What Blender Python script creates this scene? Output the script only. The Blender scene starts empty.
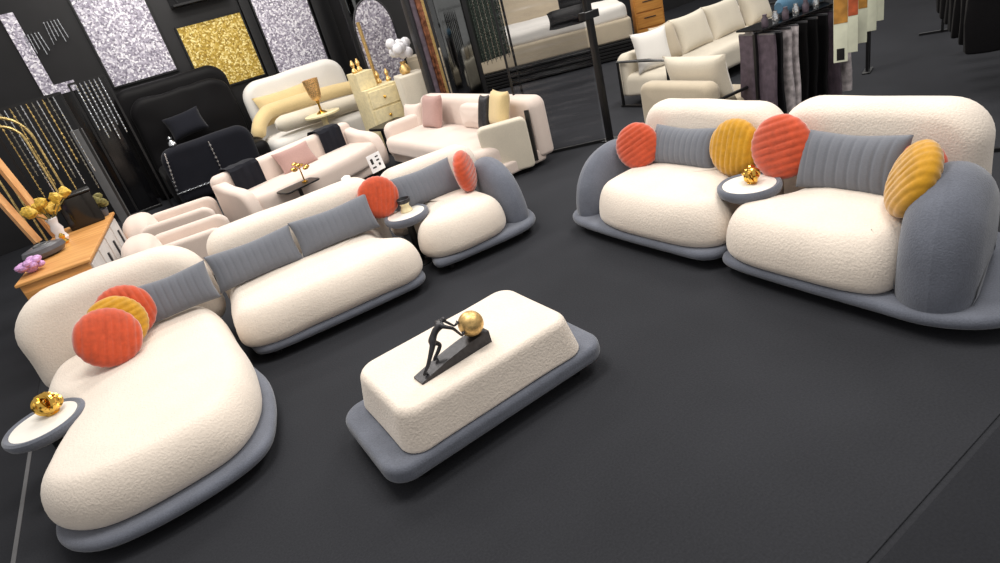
import bpy, bmesh, math, random
from mathutils import Vector, Matrix, noise
PI = math.pi
random.seed(7)
SC = bpy.context.scene
COL = SC.collection

# ------------------------------------------------------------------ materials
def new_mat(name):
    m = bpy.data.materials.new(name); m.use_nodes = True
    nt = m.node_tree; b = nt.nodes['Principled BSDF']
    return m, nt, b
def lin(r, g, b):
    f = lambda c: (c/255/12.92) if c/255 <= .04045 else ((c/255+.055)/1.055)**2.4
    return (f(r), f(g), f(b), 1)
def fabric(name, rgb, rough=.9, scale=120, bump=.25, var=.12, sheen=.3, dist=.004, soft=3.0):
    m, nt, b = new_mat(name); N, L = nt.nodes, nt.links
    tc = N.new('ShaderNodeTexCoord')
    n1 = N.new('ShaderNodeTexNoise'); n1.inputs['Scale'].default_value = scale; n1.inputs['Detail'].default_value = 4
    n2 = N.new('ShaderNodeTexNoise'); n2.inputs['Scale'].default_value = soft; n2.inputs['Detail'].default_value = 2
    L.new(tc.outputs['Object'], n1.inputs['Vector']); L.new(tc.outputs['Object'], n2.inputs['Vector'])
    add = N.new('ShaderNodeMath'); add.operation = 'ADD'
    L.new(n1.outputs['Fac'], add.inputs[0]); L.new(n2.outputs['Fac'], add.inputs[1])
    mr = N.new('ShaderNodeMapRange'); mr.inputs[1].default_value = .6; mr.inputs[2].default_value = 1.4
    mr.inputs[3].default_value = 1-var; mr.inputs[4].default_value = 1+var
    L.new(add.outputs[0], mr.inputs[0])
    mx = N.new('ShaderNodeVectorMath'); mx.operation = 'SCALE'
    mx.inputs[0].default_value = rgb[:3]; L.new(mr.outputs[0], mx.inputs['Scale'])
    L.new(mx.outputs[0], b.inputs['Base Color'])
    b.inputs['Roughness'].default_value = rough
    b.inputs['Specular IOR Level'].default_value = .12
    b.inputs['Sheen Weight'].default_value = sheen
    b.inputs['Sheen Roughness'].default_value = .5
    bp = N.new('ShaderNodeBump'); bp.inputs['Strength'].default_value = bump; bp.inputs['Distance'].default_value = dist
    L.new(n1.outputs['Fac'], bp.inputs['Height']); L.new(bp.outputs[0], b.inputs['Normal'])
    return m
def plain(name, rgb, rough=.5, metal=0, spec=.5, var=.06, scale=20, trans=0, alpha=1):
    m, nt, b = new_mat(name); N, L = nt.nodes, nt.links
    tc = N.new('ShaderNodeTexCoord'); n1 = N.new('ShaderNodeTexNoise'); n1.inputs['Scale'].default_value = scale
    L.new(tc.outputs['Object'], n1.inputs['Vector'])
    mr = N.new('ShaderNodeMapRange'); mr.inputs[1].default_value = .3; mr.inputs[2].default_value = .7
    mr.inputs[3].default_value = 1-var; mr.inputs[4].default_value = 1+var
    L.new(n1.outputs['Fac'], mr.inputs[0])
    mx = N.new('ShaderNodeVectorMath'); mx.operation = 'SCALE'; mx.inputs[0].default_value = rgb[:3]
    L.new(mr.outputs[0], mx.inputs['Scale']); L.new(mx.outputs[0], b.inputs['Base Color'])
    b.inputs['Roughness'].default_value = rough; b.inputs['Metallic'].default_value = metal
    b.inputs['Specular IOR Level'].default_value = spec
    b.inputs['Transmission Weight'].default_value = trans
    return m
def glitter(name, dark, mid, bright, scale=38):
    m, nt, b = new_mat(name); N, L = nt.nodes, nt.links
    tc = N.new('ShaderNodeTexCoord')
    v = N.new('ShaderNodeTexVoronoi'); v.inputs['Scale'].default_value = scale
    L.new(tc.outputs['Object'], v.inputs['Vector'])
    sp = N.new('ShaderNodeSeparateColor'); L.new(v.outputs['Color'], sp.inputs[0])
    cr = N.new('ShaderNodeValToRGB'); e = cr.color_ramp.elements
    e[0].position = .0; e[0].color = dark; e[1].position = 1; e[1].color = bright
    k = e.new(.55); k.color = mid
    L.new(sp.outputs[0], cr.inputs[0]); L.new(cr.outputs[0], b.inputs['Base Color'])
    b.inputs['Roughness'].default_value = .5; b.inputs['Metallic'].default_value = .25
    n = N.new('ShaderNodeBump'); n.inputs['Strength'].default_value = .5; n.inputs['Distance'].default_value = .01
    L.new(sp.outputs[1], n.inputs['Height']); L.new(n.outputs[0], b.inputs['Normal'])
    return m
def wood(name, c1, c2, axis='X', scale=3, rough=.45):
    m, nt, b = new_mat(name); N, L = nt.nodes, nt.links
    tc = N.new('ShaderNodeTexCoord'); mp = N.new('ShaderNodeMapping')
    mp.inputs['Scale'].default_value = {'X': (1, 9, 9), 'Y': (9, 1, 9), 'Z': (9, 9, 1)}[axis]
    L.new(tc.outputs['Object'], mp.inputs[0])
    n = N.new('ShaderNodeTexNoise'); n.inputs['Scale'].default_value = scale; n.inputs['Detail'].default_value = 5
    L.new(mp.outputs[0], n.inputs['Vector'])
    cr = N.new('ShaderNodeValToRGB'); e = cr.color_ramp.elements
    e[0].position = .3; e[0].color = c1; e[1].position = .7; e[1].color = c2
    L.new(n.outputs['Fac'], cr.inputs[0]); L.new(cr.outputs[0], b.inputs['Base Color'])
    b.inputs['Roughness'].default_value = rough
    return m

M = {}
M['boucle'] = fabric('cream_boucle', lin(229, 217, 204), scale=80, bump=.45, var=.08, dist=.01)
M['base'] = fabric('blue_grey_fabric', lin(101, 105, 116), scale=110, bump=.45, var=.2, dist=.006, soft=6)
M['lumbar'] = fabric('grey_cushion_fabric', lin(108, 111, 119), scale=130, bump=.2, var=.1)
M['orange'] = fabric('orange_velvet', lin(188, 73, 39), rough=.6, scale=40, bump=.25, var=.2, sheen=.6, soft=14)
M['mustard'] = fabric('mustard_velvet', lin(190, 138, 24), rough=.55, scale=40, bump=.25, var=.2, sheen=.5, soft=14)
M['carpet'] = fabric('charcoal_carpet', lin(47, 48, 52), scale=90, bump=.3, var=.22, sheen=0, soft=1.1)
M['carpet_dark'] = fabric('dark_carpet_strip', lin(39, 40, 44), scale=90, bump=.3, var=.2, sheen=0, soft=1.1)
M['pink'] = fabric('blush_fabric', lin(219, 203, 193), scale=120, bump=.2, var=.06)
M['pinkpillow'] = fabric('dusty_pink_velvet', lin(172, 138, 131), scale=60, bump=.2, var=.1)
M['ivory'] = fabric('ivory_fabric', lin(208, 199, 182), scale=110, bump=.3, var=.1)
M['beige'] = fabric('beige_fabric', lin(184, 171, 150), scale=110, bump=.3, var=.1)
M['white'] = fabric('white_fabric', lin(222, 218, 212), scale=110, bump=.2, var=.05)
M['goldfabric'] = fabric('pale_gold_fabric', lin(214, 190, 140), scale=80, bump=.2, var=.1, rough=.6)
M['blackfabric'] = fabric('black_velvet', lin(13, 12, 14), scale=80, bump=.3, var=.2, sheen=.03, rough=.55)
M['navy'] = fabric('dark_navy_fabric', lin(26, 27, 34), scale=80, bump=.3, var=.2, sheen=.08)
M['wall'] = plain('black_wall_paint', lin(17, 16, 19), rough=.45, var=.3, scale=3)
M['black'] = plain('black_satin', lin(18, 18, 20), rough=.35)
M['blackgloss'] = plain('black_gloss', lin(12, 12, 14), rough=.12)
M['tabletop'] = plain('white_tabletop', lin(240, 236, 228), rough=.3, var=.03, scale=9)
M['gold'] = plain('polished_gold', lin(226, 180, 86), rough=.16, metal=1, var=.1)
M['satingold'] = plain('satin_gold', lin(214, 180, 120), rough=.45, metal=.9, var=.25, scale=60)
M['palegold'] = plain('pale_gold_lacquer', lin(232, 218, 176), rough=.4, metal=.05, var=.1)
M['bronze'] = plain('dark_bronze', lin(58, 57, 60), rough=.4, metal=.5, var=.3, scale=50)
M['crystal'] = plain('crystal_bead', lin(215, 218, 222), rough=.1, metal=.9, var=.3, scale=90)
M['smoke'] = plain('smoked_bead', lin(150, 148, 138), rough=.2, metal=.7, var=.4, scale=40)
M['goldbead'] = plain('gold_bead', lin(212, 186, 124), rough=.25, metal=.7, var=.4, scale=40)
M['copper'] = plain('copper_mosaic', lin(160, 105, 78), rough=.22, metal=.9, var=.6, scale=14)
M['mirror'] = plain('dark_mirror', lin(120, 122, 122), rough=.06, metal=1, var=.05)
M['glit_silver'] = glitter('silver_glitter', lin(118, 112, 128), lin(186, 180, 196), lin(252, 250, 255))
M['glit_gold'] = glitter('gold_glitter', lin(142, 112, 34), lin(198, 166, 70), lin(252, 236, 168))
M['wood'] = wood('honey_wood', lin(196, 134, 70), lin(224, 168, 100), 'X')
M['woodz'] = wood('pine_post', lin(206, 142, 84), lin(230, 178, 120), 'Z')
M['chestwood'] = wood('amber_wood', lin(176, 114, 44), lin(204, 144, 66), 'X')
M['greypaint'] = plain('grey_panel', lin(92, 93, 95), rough=.4)
M['whitepaint'] = plain('white_drawer_front', lin(205, 202, 200), rough=.4)
M['stone'] = plain('grey_stone', lin(86, 86, 92), rough=.35, var=.2)
M['lilac'] = plain('lilac_petals', lin(196, 150, 200), rough=.6, var=.3, scale=60)
M['yellow'] = plain('yellow_petals', lin(206, 168, 60), rough=.6, var=.4, scale=50)
M['leaf'] = plain('olive_leaf', lin(120, 112, 62), rough=.6, var=.4, scale=50)
M['porcelain'] = plain('white_porcelain', lin(225, 224, 228), rough=.2)
M['ambercard'] = plain('amber_sample', lin(176, 124, 52), rough=.4, var=.3, scale=12)
M['redcard'] = plain('rust_sample', lin(178, 84, 48), rough=.4, var=.3, scale=12)
M['whitecard'] = plain('pale_sample', lin(214, 216, 194), rough=.5, var=.08, scale=9)
M['marble'] = plain('marbled_cloth', lin(176, 168, 170), rough=.6, var=.45, scale=16)
M['mauve'] = plain('mauve_cloth', lin(84, 72, 82), rough=.6, var=.3, scale=16)
M['blue'] = fabric('teal_blue_fabric', lin(70, 104, 128))
M['steel'] = plain('steel_rail', lin(150, 150, 155), rough=.3, metal=.9)
M['inkblack'] = plain('black_ink', lin(20, 20, 22), rough=.6)
M['paper'] = plain('white_paper', lin(240, 240, 240), rough=.7, var=.02)
M['amberglass'] = plain('amber_metal_mesh', lin(222, 178, 120), rough=.3, metal=.5, var=.5, scale=60)
M['greenbead'] = plain('green_grey_bead', lin(72, 84, 76), rough=.4, metal=.3, var=.6, scale=30)
M['seamline'] = plain('grey_tape', lin(96, 96, 98), rough=.6)

def film_mat():
    m = bpy.data.materials.new('rippled_clear_film'); m.use_nodes = True
    nt = m.node_tree; N, L = nt.nodes, nt.links
    for n in list(N): N.remove(n)
    out = N.new('ShaderNodeOutputMaterial'); mix = N.new('ShaderNodeMixShader')
    tr = N.new('ShaderNodeBsdfTransparent'); gl = N.new('ShaderNodeBsdfGlossy')
    gl.inputs['Roughness'].default_value = .3; gl.inputs['Color'].default_value = (.5, .5, .52, 1)
    tr.inputs['Color'].default_value = (.72, .72, .73, 1)
    tc = N.new('ShaderNodeTexCoord'); w = N.new('ShaderNodeTexWave'); w.bands_direction = 'Z'
    w.inputs['Scale'].default_value = 4.2; w.inputs['Distortion'].default_value = 1.6; w.inputs['Detail'].default_value = 1
    w.inputs['Detail Scale'].default_value = .8
    L.new(tc.outputs['Object'], w.inputs['Vector'])
    mr = N.new('ShaderNodeMapRange'); mr.inputs[3].default_value = .0; mr.inputs[4].default_value = .09
    L.new(w.outputs['Fac'], mr.inputs[0]); L.new(mr.outputs[0], mix.inputs[0])
    L.new(tr.outputs[0], mix.inputs[1]); L.new(gl.outputs[0], mix.inputs[2]); L.new(mix.outputs[0], out.inputs[0])
    return m
M['film'] = film_mat()

# ------------------------------------------------------------------ mesh helpers
class MB:
    def __init__(s): s.v = []; s.f = []
    def add(s, V, F, mat=None):
        k = len(s.v)
        s.v += [tuple(mat @ Vector(p)) if mat else tuple(p) for p in V]
        s.f += [tuple(i+k for i in f) for f in F]
        return s
def T(x=0, y=0, z=0, rx=0, ry=0, rz=0, sc=1):
    return Matrix.Translation((x, y, z)) @ Matrix.Rotation(rz, 4, 'Z') @ Matrix.Rotation(ry, 4, 'Y') @ Matrix.Rotation(rx, 4, 'X') @ Matrix.Scale(sc, 4)
def obj(name, geo, m, parent=None, loc=(0, 0, 0), rot=(0, 0, 0), smooth=40):
    V, F = (geo.v, geo.f) if isinstance(geo, MB) else geo
    me = bpy.data.meshes.new(name); bm = bmesh.new()
    vs = [bm.verts.new(p) for p in V]
    for f in F:
        try: bm.faces.new([vs[i] for i in f])
        except ValueError: pass
    bmesh.ops.recalc_face_normals(bm, faces=bm.faces)
    for f in bm.faces: f.smooth = True
    if smooth is not None:
        for e in bm.edges:
            if len(e.link_faces) == 2 and e.calc_face_angle(0) > math.radians(smooth): e.smooth = False
    bm.to_mesh(me); bm.free()
    me.materials.append(M[m] if isinstance(m, str) else m)
    o = bpy.data.objects.new(name, me); COL.objects.link(o)
    o.location = loc; o.rotation_euler = rot
    if parent: o.parent = parent
    return o
def tag(o, label, cat, group=None):
    o['label'] = label; o['category'] = cat
    if group: o['group'] = group
    return o
def thing(name, label, cat, loc=(0, 0, 0), rz=0, group=None):
    o = bpy.data.objects.new(name, None); COL.objects.link(o)
    o.location = loc; o.rotation_euler = (0, 0, rz); o.empty_display_size = .1
    return tag(o, label, cat, group)
def struct(name, geo, m, **k):
    o = obj(name, geo, m, **k); o['kind'] = 'structure'; return o
def dup(root, label, loc, rz=None, group=None):
    r = root.copy(); COL.objects.link(r); r.location = loc
    if rz is not None: r.rotation_euler = (0, 0, rz)
    r['label'] = label
    if group: r['group'] = group
    for c in root.children:
        d = c.copy(); COL.objects.link(d); d.parent = r
        for g in c.children:
            h = g.copy(); COL.objects.link(h); h.parent = d
    return r

def rrect(w, h, r, n=8, m=6, cx=0, cy=0):
    hx, hy = w/2, h/2; r = min(r, hx*.999, hy*.999); P = []
    C = [(hx-r, -hy+r, -PI/2), (hx-r, hy-r, 0), (-hx+r, hy-r, PI/2), (-hx+r, -hy+r, PI)]
    for i, (x, y, a) in enumerate(C):
        arc = [(x+r*math.cos(a+PI/2*k/n), y+r*math.sin(a+PI/2*k/n)) for k in range(n+1)]
        P += arc
        nx = C[(i+1) % 4]; q = (nx[0]+r*math.cos(nx[2]), nx[1]+r*math.sin(nx[2])); p = arc[-1]
        if math.dist(p, q) > .02:
            for k in range(1, m): P.append((p[0]+(q[0]-p[0])*k/m, p[1]+(q[1]-p[1])*k/m))
    return [(x+cx, y+cy) for x, y in P]
def superell(w, h, p=2.5, n=64, cx=0, cy=0):
    P = []
    for k in range(n):
        a = 2*PI*k/n; c, s = math.cos(a), math.sin(a)
        P.append((cx+w/2*math.copysign(abs(c)**(2/p), c), cy+h/2*math.copysign(abs(s)**(2/p), s)))
    return P
def smooth_poly(pts, n=8):
    out = []; N = len(pts)
    for i in range(N):
        p0, p1, p2, p3 = [Vector(pts[(i+d) % N]) for d in (-1, 0, 1, 2)]
        for k in range(n):
            t = k/n
            q = .5*((2*p1)+(-p0+p2)*t+(2*p0-5*p1+4*p2-p3)*t*t+(-p0+3*p1-3*p2+p3)*t**3)
            out.append((q.x, q.y))
    return out
def scale_out(P, d):
    n = len(P); R = []
    for i in range(n):
        a, b, c = Vector(P[i-1]), Vector(P[i]), Vector(P[(i+1) % n])
        t = (c-a)
        if t.length < 1e-9: t = Vector((1, 0))
        t.normalize(); R.append((b.x+t.y*d, b.y-t.x*d))
    return R
def puff(P, z0, z1, rb=(.03, .03), rt=(.03, .03), crown=0, crownb=0, n=6, bulge=0, wob=0, seed=0):
    """rounded upholstered slab over a counter-clockwise outline"""
    rings = []
    for i in range(n+1):
        a = PI/2*i/n; rings.append((rb[0]*(1-math.sin(a)), z0+rb[1]*(1-math.cos(a))))
    ms = 4
    for i in range(1, ms):
        t = i/ms; rings.append((-bulge*math.sin(PI*t), z0+rb[1]+(z1-rt[1]-z0-rb[1])*t))
    for i in range(n+1):
        a = PI/2*i/n; rings.append((rt[0]*(1-math.cos(a)), z1-rt[1]*(1-math.sin(a))))
    V, F = [], []; k = len(P)
    lay = [[(x, y, z) for x, y in scale_out(P, -ins)] for ins, z in rings]
    def cap(ring, cr, sgn):
        cx = sum(p[0] for p in ring)/k; cy = sum(p[1] for p in ring)/k; z = ring[0][2]; L = []
        for s in (.9, .75, .55, .35, .15):
            L.append([(cx+(p[0]-cx)*s, cy+(p[1]-cy)*s, z+sgn*cr*(1-s*s)) for p in ring])
        return L, (cx, cy, z+sgn*cr)
    bl, bc = cap(lay[0], crownb, -1); tl, tc = cap(lay[-1], crown, 1)
    allr = bl[::-1]+lay+tl
    for r in allr: V += r
    for i in range(len(allr)-1):
        for j in range(k):
            a, b = i*k+j, i*k+(j+1) % k; F.append((a, b, b+k, a+k))
    V.append(bc); V.append(tc); nb = len(V)-2
    for j in range(k):
        F.append(((j+1) % k, j, nb)); o = (len(allr)-1)*k; F.append((o+j, o+(j+1) % k, nb+1))
    if wob:
        W = []
        for p in V:
            d = noise.noise_vector(Vector(p)*3+Vector((seed*7.1, seed*3.3, 0)))*wob
            W.append((p[0]+d.x, p[1]+d.y, p[2]+d.z*.7))
        V = W
    return V, F
def upright(g):   # slab outline (x,y) + thickness z  ->  stands up: x, thickness along y, outline y is up
    V, F = g; return [(x, z, y) for x, y, z in V], F
def sideways(g):  # outline x -> depth y, outline y -> up, thickness along x
    V, F = g; return [(z, x, y) for x, y, z in V], F
def xf(g, m): return [tuple(m @ Vector(p)) for p in g[0]], g[1]
def box(x0, y0, z0, x1, y1, z1, r=.004):
    w, h = x1-x0, y1-y0; r = min(r, w*.3, h*.3, (z1-z0)*.3)
    return puff_simple(rrect(w, h, r, 2, 1, (x0+x1)/2, (y0+y1)/2), z0, z1, r)
def puff_simple(P, z0, z1, r):
    k = len(P); L = [[(x, y, z0) for x, y in scale_out(P, -r)], [(x, y, z0+r) for x, y in P], [(x, y, z1-r) for x, y in P], [(x, y, z1) for x, y in scale_out(P, -r)]]
    V = sum(L, []); F = [(i*k+j, i*k+(j+1) % k, (i+1)*k+(j+1) % k, (i+1)*k+j) for i in range(3) for j in range(k)]
    F.append(tuple(range(k))[::-1]); F.append(tuple(range(3*k, 4*k))); return V, F
def lathe(prof, n=32, cx=0, cy=0):
    V, F = [], []
    for r, z in prof: V += [(cx+r*math.cos(2*PI*k/n), cy+r*math.sin(2*PI*k/n), z) for k in range(n)]
    for i in range(len(prof)-1):
        for k in range(n): F.append((i*n+k, i*n+(k+1) % n, (i+1)*n+(k+1) % n, (i+1)*n+k))
    F.append(tuple(range(n))[::-1]); F.append(tuple(range((len(prof)-1)*n, len(prof)*n)))
    return V, F
def tube(pts, r, n=8, closed=False):
    P = [Vector(p) for p in pts]; V, F = [], []; N = len(P); up = Vector((0, 0, 1))
    rr = r if isinstance(r, (list, tuple)) else [r]*N
    for i in range(N):
        if closed: t = P[(i+1) % N]-P[i-1]
        else: t = P[min(i+1, N-1)]-P[max(i-1, 0)]
        t.normalize(); a = t.cross(up)
        if a.length < .05: a = t.cross(Vector((1, 0, 0)))
        a.normalize(); b = t.cross(a)
        V += [tuple(P[i]+rr[i]*(math.cos(2*PI*k/n)*a+math.sin(2*PI*k/n)*b)) for k in range(n)]
    for i in range(N if closed else N-1):
        j = (i+1) % N
        for k in range(n): F.append((i*n+k, i*n+(k+1) % n, j*n+(k+1) % n, j*n+k))
    if not closed: F.append(tuple(range(n))[::-1]); F.append(tuple(range((N-1)*n, N*n)))
    return V, F
def torus(R, r, n=24, m=8):
    return tube([(R*math.cos(2*PI*k/n), R*math.sin(2*PI*k/n), 0) for k in range(n)], r, m, True)
def ball(r, n=16, cx=0, cy=0, cz=0, sx=1, sy=1, sz=1):
    V, F = lathe([(max(r*math.sin(PI*i/n), 1e-4), -r*math.cos(PI*i/n)) for i in range(n+1)], n*2)
    return [(cx+x*sx, cy+y*sy, cz+z*sz) for x, y, z in V], F
def bar(a, b, w, h=None):
    a, b = Vector(a), Vector(b); h = h or w; d = (b-a); L = d.length; d.normalize()
    x = d.cross(Vector((0, 0, 1)))
    if x.length < .05: x = Vector((1, 0, 0))
    x.normalize(); y = d.cross(x)
    V = []
    for p in (a, b):
        for s, t in ((-1, -1), (1, -1), (1, 1), (-1, 1)): V.append(tuple(p+x*s*w/2+y*t*h/2))
    return V, [(0, 1, 2, 3), (4, 5, 6, 7), (0, 1, 5, 4), (1, 2, 6, 5), (2, 3, 7, 6), (3, 0, 4, 7)]

# cushions ---------------------------------------------------------------
def lumbar_geo(w, h, t, pleats=11, depth=.16, nx=88, ny=24, sag=.02):
    V, F = [], []
    def half(s, q):
        e = max(0, 1-abs(s)**7)**.5*max(0, 1-abs(q)**2.4)**.55
        d = 1.0
        if pleats:
            u = (s*.5+.5)*pleats; fr = abs(u-round(u)); d = 1-depth*math.exp(-(fr/.13)**2)
        return t/2*e*d
    for sg in (1, -1):
        for j in range(ny+1):
            for i in range(nx+1):
                s, q = 2*i/nx-1, 2*j/ny-1
                x = w/2*s*(1-.05*(1-q*q)); z = h/2*q*(1-.08*(1-s*s)) - sag*.4*math.exp(-(s/.5)**2)*(q*.5+.5)
                V.append((x, sg*half(s, q), z))
    o = (nx+1)*(ny+1); id = lambda k, i, j: k*o+j*(nx+1)+i
    for k in (0, 1):
        for j in range(ny):
            for i in range(nx): F.append((id(k, i, j), id(k, i+1, j), id(k, i+1, j+1), id(k, i, j+1)))
    return weld(V, F)
def weld(V, F):
    mp, R, idx = {}, [], []
    for p in V:
        k = tuple(round(c, 5) for c in p)
        if k not in mp: mp[k] = len(R); R.append(p)
        idx.append(mp[k])
    G, seen = [], set()
    for f in F:
        g = []
        for i in f:
            if idx[i] not in g: g.append(idx[i])
        key = frozenset(g)
        if len(g) > 2 and key not in seen: seen.add(key); G.append(tuple(g))
    return R, G
def round_geo(R, t, pleats=9, depth=.1, n=96, nr=26):
    """disc cushion standing in the xz plane, pleats running along z"""
    V, F = [], []
    rs = [math.sin(PI/2*i/nr) for i in range(1, nr+1)]
    for sg in (1, -1):
        V.append((0, sg*t/2, 0))
        for r in rs:
            for k in range(n):
                a = 2*PI*k/n; x, z = r*math.cos(a), r*math.sin(a)
                u = (x*.5+.5)*pleats; fr = abs(u-round(u))
                wig = 1-depth*math.exp(-(fr/.16)**2)
                th = t/2*max(0, 1-r**3.2)**.5*wig
                ro = 1-.02*math.exp(-(fr/.2)**2)*r
                V.append((R*x*ro, sg*th, R*z*ro))
    o = 1+nr*n
    for s in (0, 1):
        b = s*o
        for k in range(n): F.append((b, b+1+k, b+1+(k+1) % n))
        for i in range(nr-1):
            for k in range(n): F.append((b+1+i*n+k, b+1+i*n+(k+1) % n, b+1+(i+1)*n+(k+1) % n, b+1+(i+1)*n+k))
    return weld(V, F)
def square_geo(w, h, t, n=16):
    V, F = [], []
    for sg in (1, -1):
        for j in range(n+1):
            for i in range(n+1):
                s, q = 2*i/n-1, 2*j/n-1
                e = (max(0, 1-s**4)*max(0, 1-q**4))**.5
                V.append((w/2*s*(1-.09*(1-q*q)), sg*t/2*e, h/2*q*(1-.09*(1-s*s))))
    o = (n+1)**2
    for k in (0, 1):
        for j in range(n):
            for i in range(n):
                a = k*o+j*(n+1)+i; F.append((a, a+1, a+n+2, a+n+1))
    return weld(V, F)
def cushion(name, geo, m, label, loc, rz=0, tilt=0, roll=0, cat='cushion', group=None):
    o = obj(name, geo, m, smooth=70)
    o.matrix_world = Matrix.Translation(loc) @ Matrix.Rotation(rz, 4, 'Z') @ Matrix.Rotation(tilt, 4, 'X') @ Matrix.Rotation(roll, 4, 'Y')
    return tag(o, label, cat, group)
R_ = math.radians

# ------------------------------------------------------------------ camera
F_PX, CAMZ = 610.0, 2.1
d = Vector((340, 1198.5, F_PX)).normalized()
fw = Vector((0, 0, 1)); fh = (fw-d*fw.dot(d)).normalized(); up = -d
xr = up.cross(fh)
if xr.x < 0: xr = -xr
th = R_(27)
def to_world(v):   # camera axes (x right, y down, z forward) -> room axes
    a = (xr.dot(v), fh.dot(v), up.dot(v))
    return Vector((math.cos(th)*a[0]+math.sin(th)*a[1], -math.sin(th)*a[0]+math.cos(th)*a[1], a[2]))
cx_, cy_, cz_ = to_world(Vector((1, 0, 0))), to_world(Vector((0, -1, 0))), to_world(Vector((0, 0, -1)))
cam = bpy.data.cameras.new('camera'); co = bpy.data.objects.new('camera', cam); COL.objects.link(co)
cam.sensor_width = 36; cam.lens = F_PX/1000*36; cam.clip_start = .05; cam.clip_end = 100
co.matrix_world = Matrix(((cx_.x, cy_.x, cz_.x, 0), (cx_.y, cy_.y, cz_.y, 0), (cx_.z, cy_.z, cz_.z, CAMZ), (0, 0, 0, 1)))
SC.camera = co

# ------------------------------------------------------------------ setting
WV = 13.0
struct('floor', box(-7, -3, -.12, 24, WV+.3, -.006, .001), 'carpet')
struct('floor_carpet', box(-1.405, .76, -.006, 24, WV, 0, .002), 'carpet')
struct('floor_carpet_front', box(-1.405, -3, -.006, 24, .735, -.001, .002), 'carpet_dark')
struct('floor_carpet_left', box(-7, -3, -.006, -1.43, WV, 0, .002), 'carpet_dark')
struct('trim_1', box(-1.43, -3, -.006, -1.405, 5.2, .0015, .001), 'seamline')
struct('wall_back', box(-7, WV, 0, 24, WV+.3, 4.6), 'wall')

# ------------------------------------------------------------------ left sectional
def foot(parent, x, y, h=.08, r=.035):
    return obj('foot', lathe([(r*.9, 0), (r, .004), (r, h-.004), (r*.9, h)], 20, x, y), 'black', parent)
ROTL = R_(-6)
def slab2(w, z0, z1, rtop, rbot, n=9, m=7, cx=0):
    """elevation outline of a backrest: big top corners, small bottom corners"""
    P = []
    hx = w/2
    for x, z, r, a in ((hx-rbot, z0+rbot, rbot, -PI/2), (hx-rtop, z1-rtop, rtop, 0), (-hx+rtop, z1-rtop, rtop, PI/2), (-hx+rbot, z0+rbot, rbot, PI)):
        arc = [(x+r*math.cos(a+PI/2*k/n), z+r*math.sin(a+PI/2*k/n)) for k in range(n+1)]
        if P:
            p, q = P[-1], arc[0]
            if math.dist(p, q) > .02: P += [(p[0]+(q[0]-p[0])*k/m, p[1]+(q[1]-p[1])*k/m) for k in range(1, m)]
        P += arc
    p, q = P[-1], P[0]
    P += [(p[0]+(q[0]-p[0])*k/m, p[1]+(q[1]-p[1])*k/m) for k in range(1, m)]
    return [(x+cx, z) for x, z in P]
BZ = (.075, .145)
def base_slab(P): return puff(P, BZ[0], BZ[1], (.03, .035), (.03, .034))
# chaise module
ch = thing('chaise_sofa', 'rounded chaise module of the left sofa with cream seat and orange and yellow cushions', 'sofa', (0, 0, 0))
seat_pts = [(-.55, 3.17), (-.2, 3.23), (.0, 3.48), (.09, 3.92), (.085, 4.45), (.05, 5.05), (-.25, 5.22), (-.65, 5.27), (-1.04, 5.15), (-1.14, 4.85), (-1.1, 4.58), (-1.0, 4.33), (-1.0, 4.06), (-1.08, 3.8), (-1.12, 3.5), (-.92, 3.24)]
base_pts = [(-.5, 3.09), (-.1, 3.17), (.06, 3.46), (.13, 3.9), (.08, 4.42), (.06, 5.3), (-.3, 5.5), (-.75, 5.5), (-1.15, 5.4), (-1.2, 4.85), (-1.14, 4.56), (-.94, 4.34), (-.95, 4.1), (-1.1, 3.85), (-1.13, 3.43), (-.92, 3.16)]
obj('base', base_slab(smooth_poly(base_pts, 8)), 'base', ch)
obj('seat', puff(smooth_poly(seat_pts, 8), .14, .44, (.05, .08), (.14, .21), n=8, crown=.02, wob=.01), 'boucle', ch)
V, F = upright(puff(slab2(1.37, .146, .89, .33, .14, cx=-.03), -.17, .19, (.14, .16), (.14, .16), crown=.02, crownb=.02, wob=.012, seed=2))
V = [(x, y-.24*max(0, -x-.1)**1.5, z) for x, y, z in V]
obj('backrest', (V, F), 'boucle', ch, (-.48, 5.4, 0), (0, 0, R_(-6)))
for x, y in ((-.8, 3.55), (-.15, 3.5), (-.05, 4.9), (-.6, 5.1)): foot(ch, x, y)
# middle module
mi = thing('armless_sofa', 'long armless middle module of the left sofa with two grey cushions', 'sofa', (.86, 4.28, 0), ROTL)
obj('base', base_slab(smooth_poly([(-.73, .2), (-.66, .05), (-.4, .0), (.4, .0), (.64, .04), (.7, .2), (.6, .42), (.58, .75), (.68, 1.0), (.3, 1.1), (-.4, 1.1), (-.72, 1.0), (-.75, .6)], 6)), 'base', mi)
obj('seat', puff(smooth_poly([(-.775, .3), (-.74, .1), (-.54, .0), (-.2, -.01), (.3, -.01), (.56, .0), (.7, .12), (.72, .3), (.6, .48), (.56, .68), (.62, .9), (.3, .95), (-.3, .95), (-.7, .92), (-.77, .62)], 7), .14, .445, (.06, .08), (.14, .215), n=8, crown=.02, wob=.008, seed=3), 'boucle', mi)
obj('backrest', upright(puff(slab2(1.5, .146, .84, .19, .08, cx=-.015), .88, 1.2, (.12, .15), (.12, .15), crown=.015, crownb=.02, wob=.012, seed=4)), 'boucle', mi)
for x, y in ((-.58, .16), (.58, .16), (-.58, .95), (.58, .95)): foot(mi, x, y)
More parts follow.
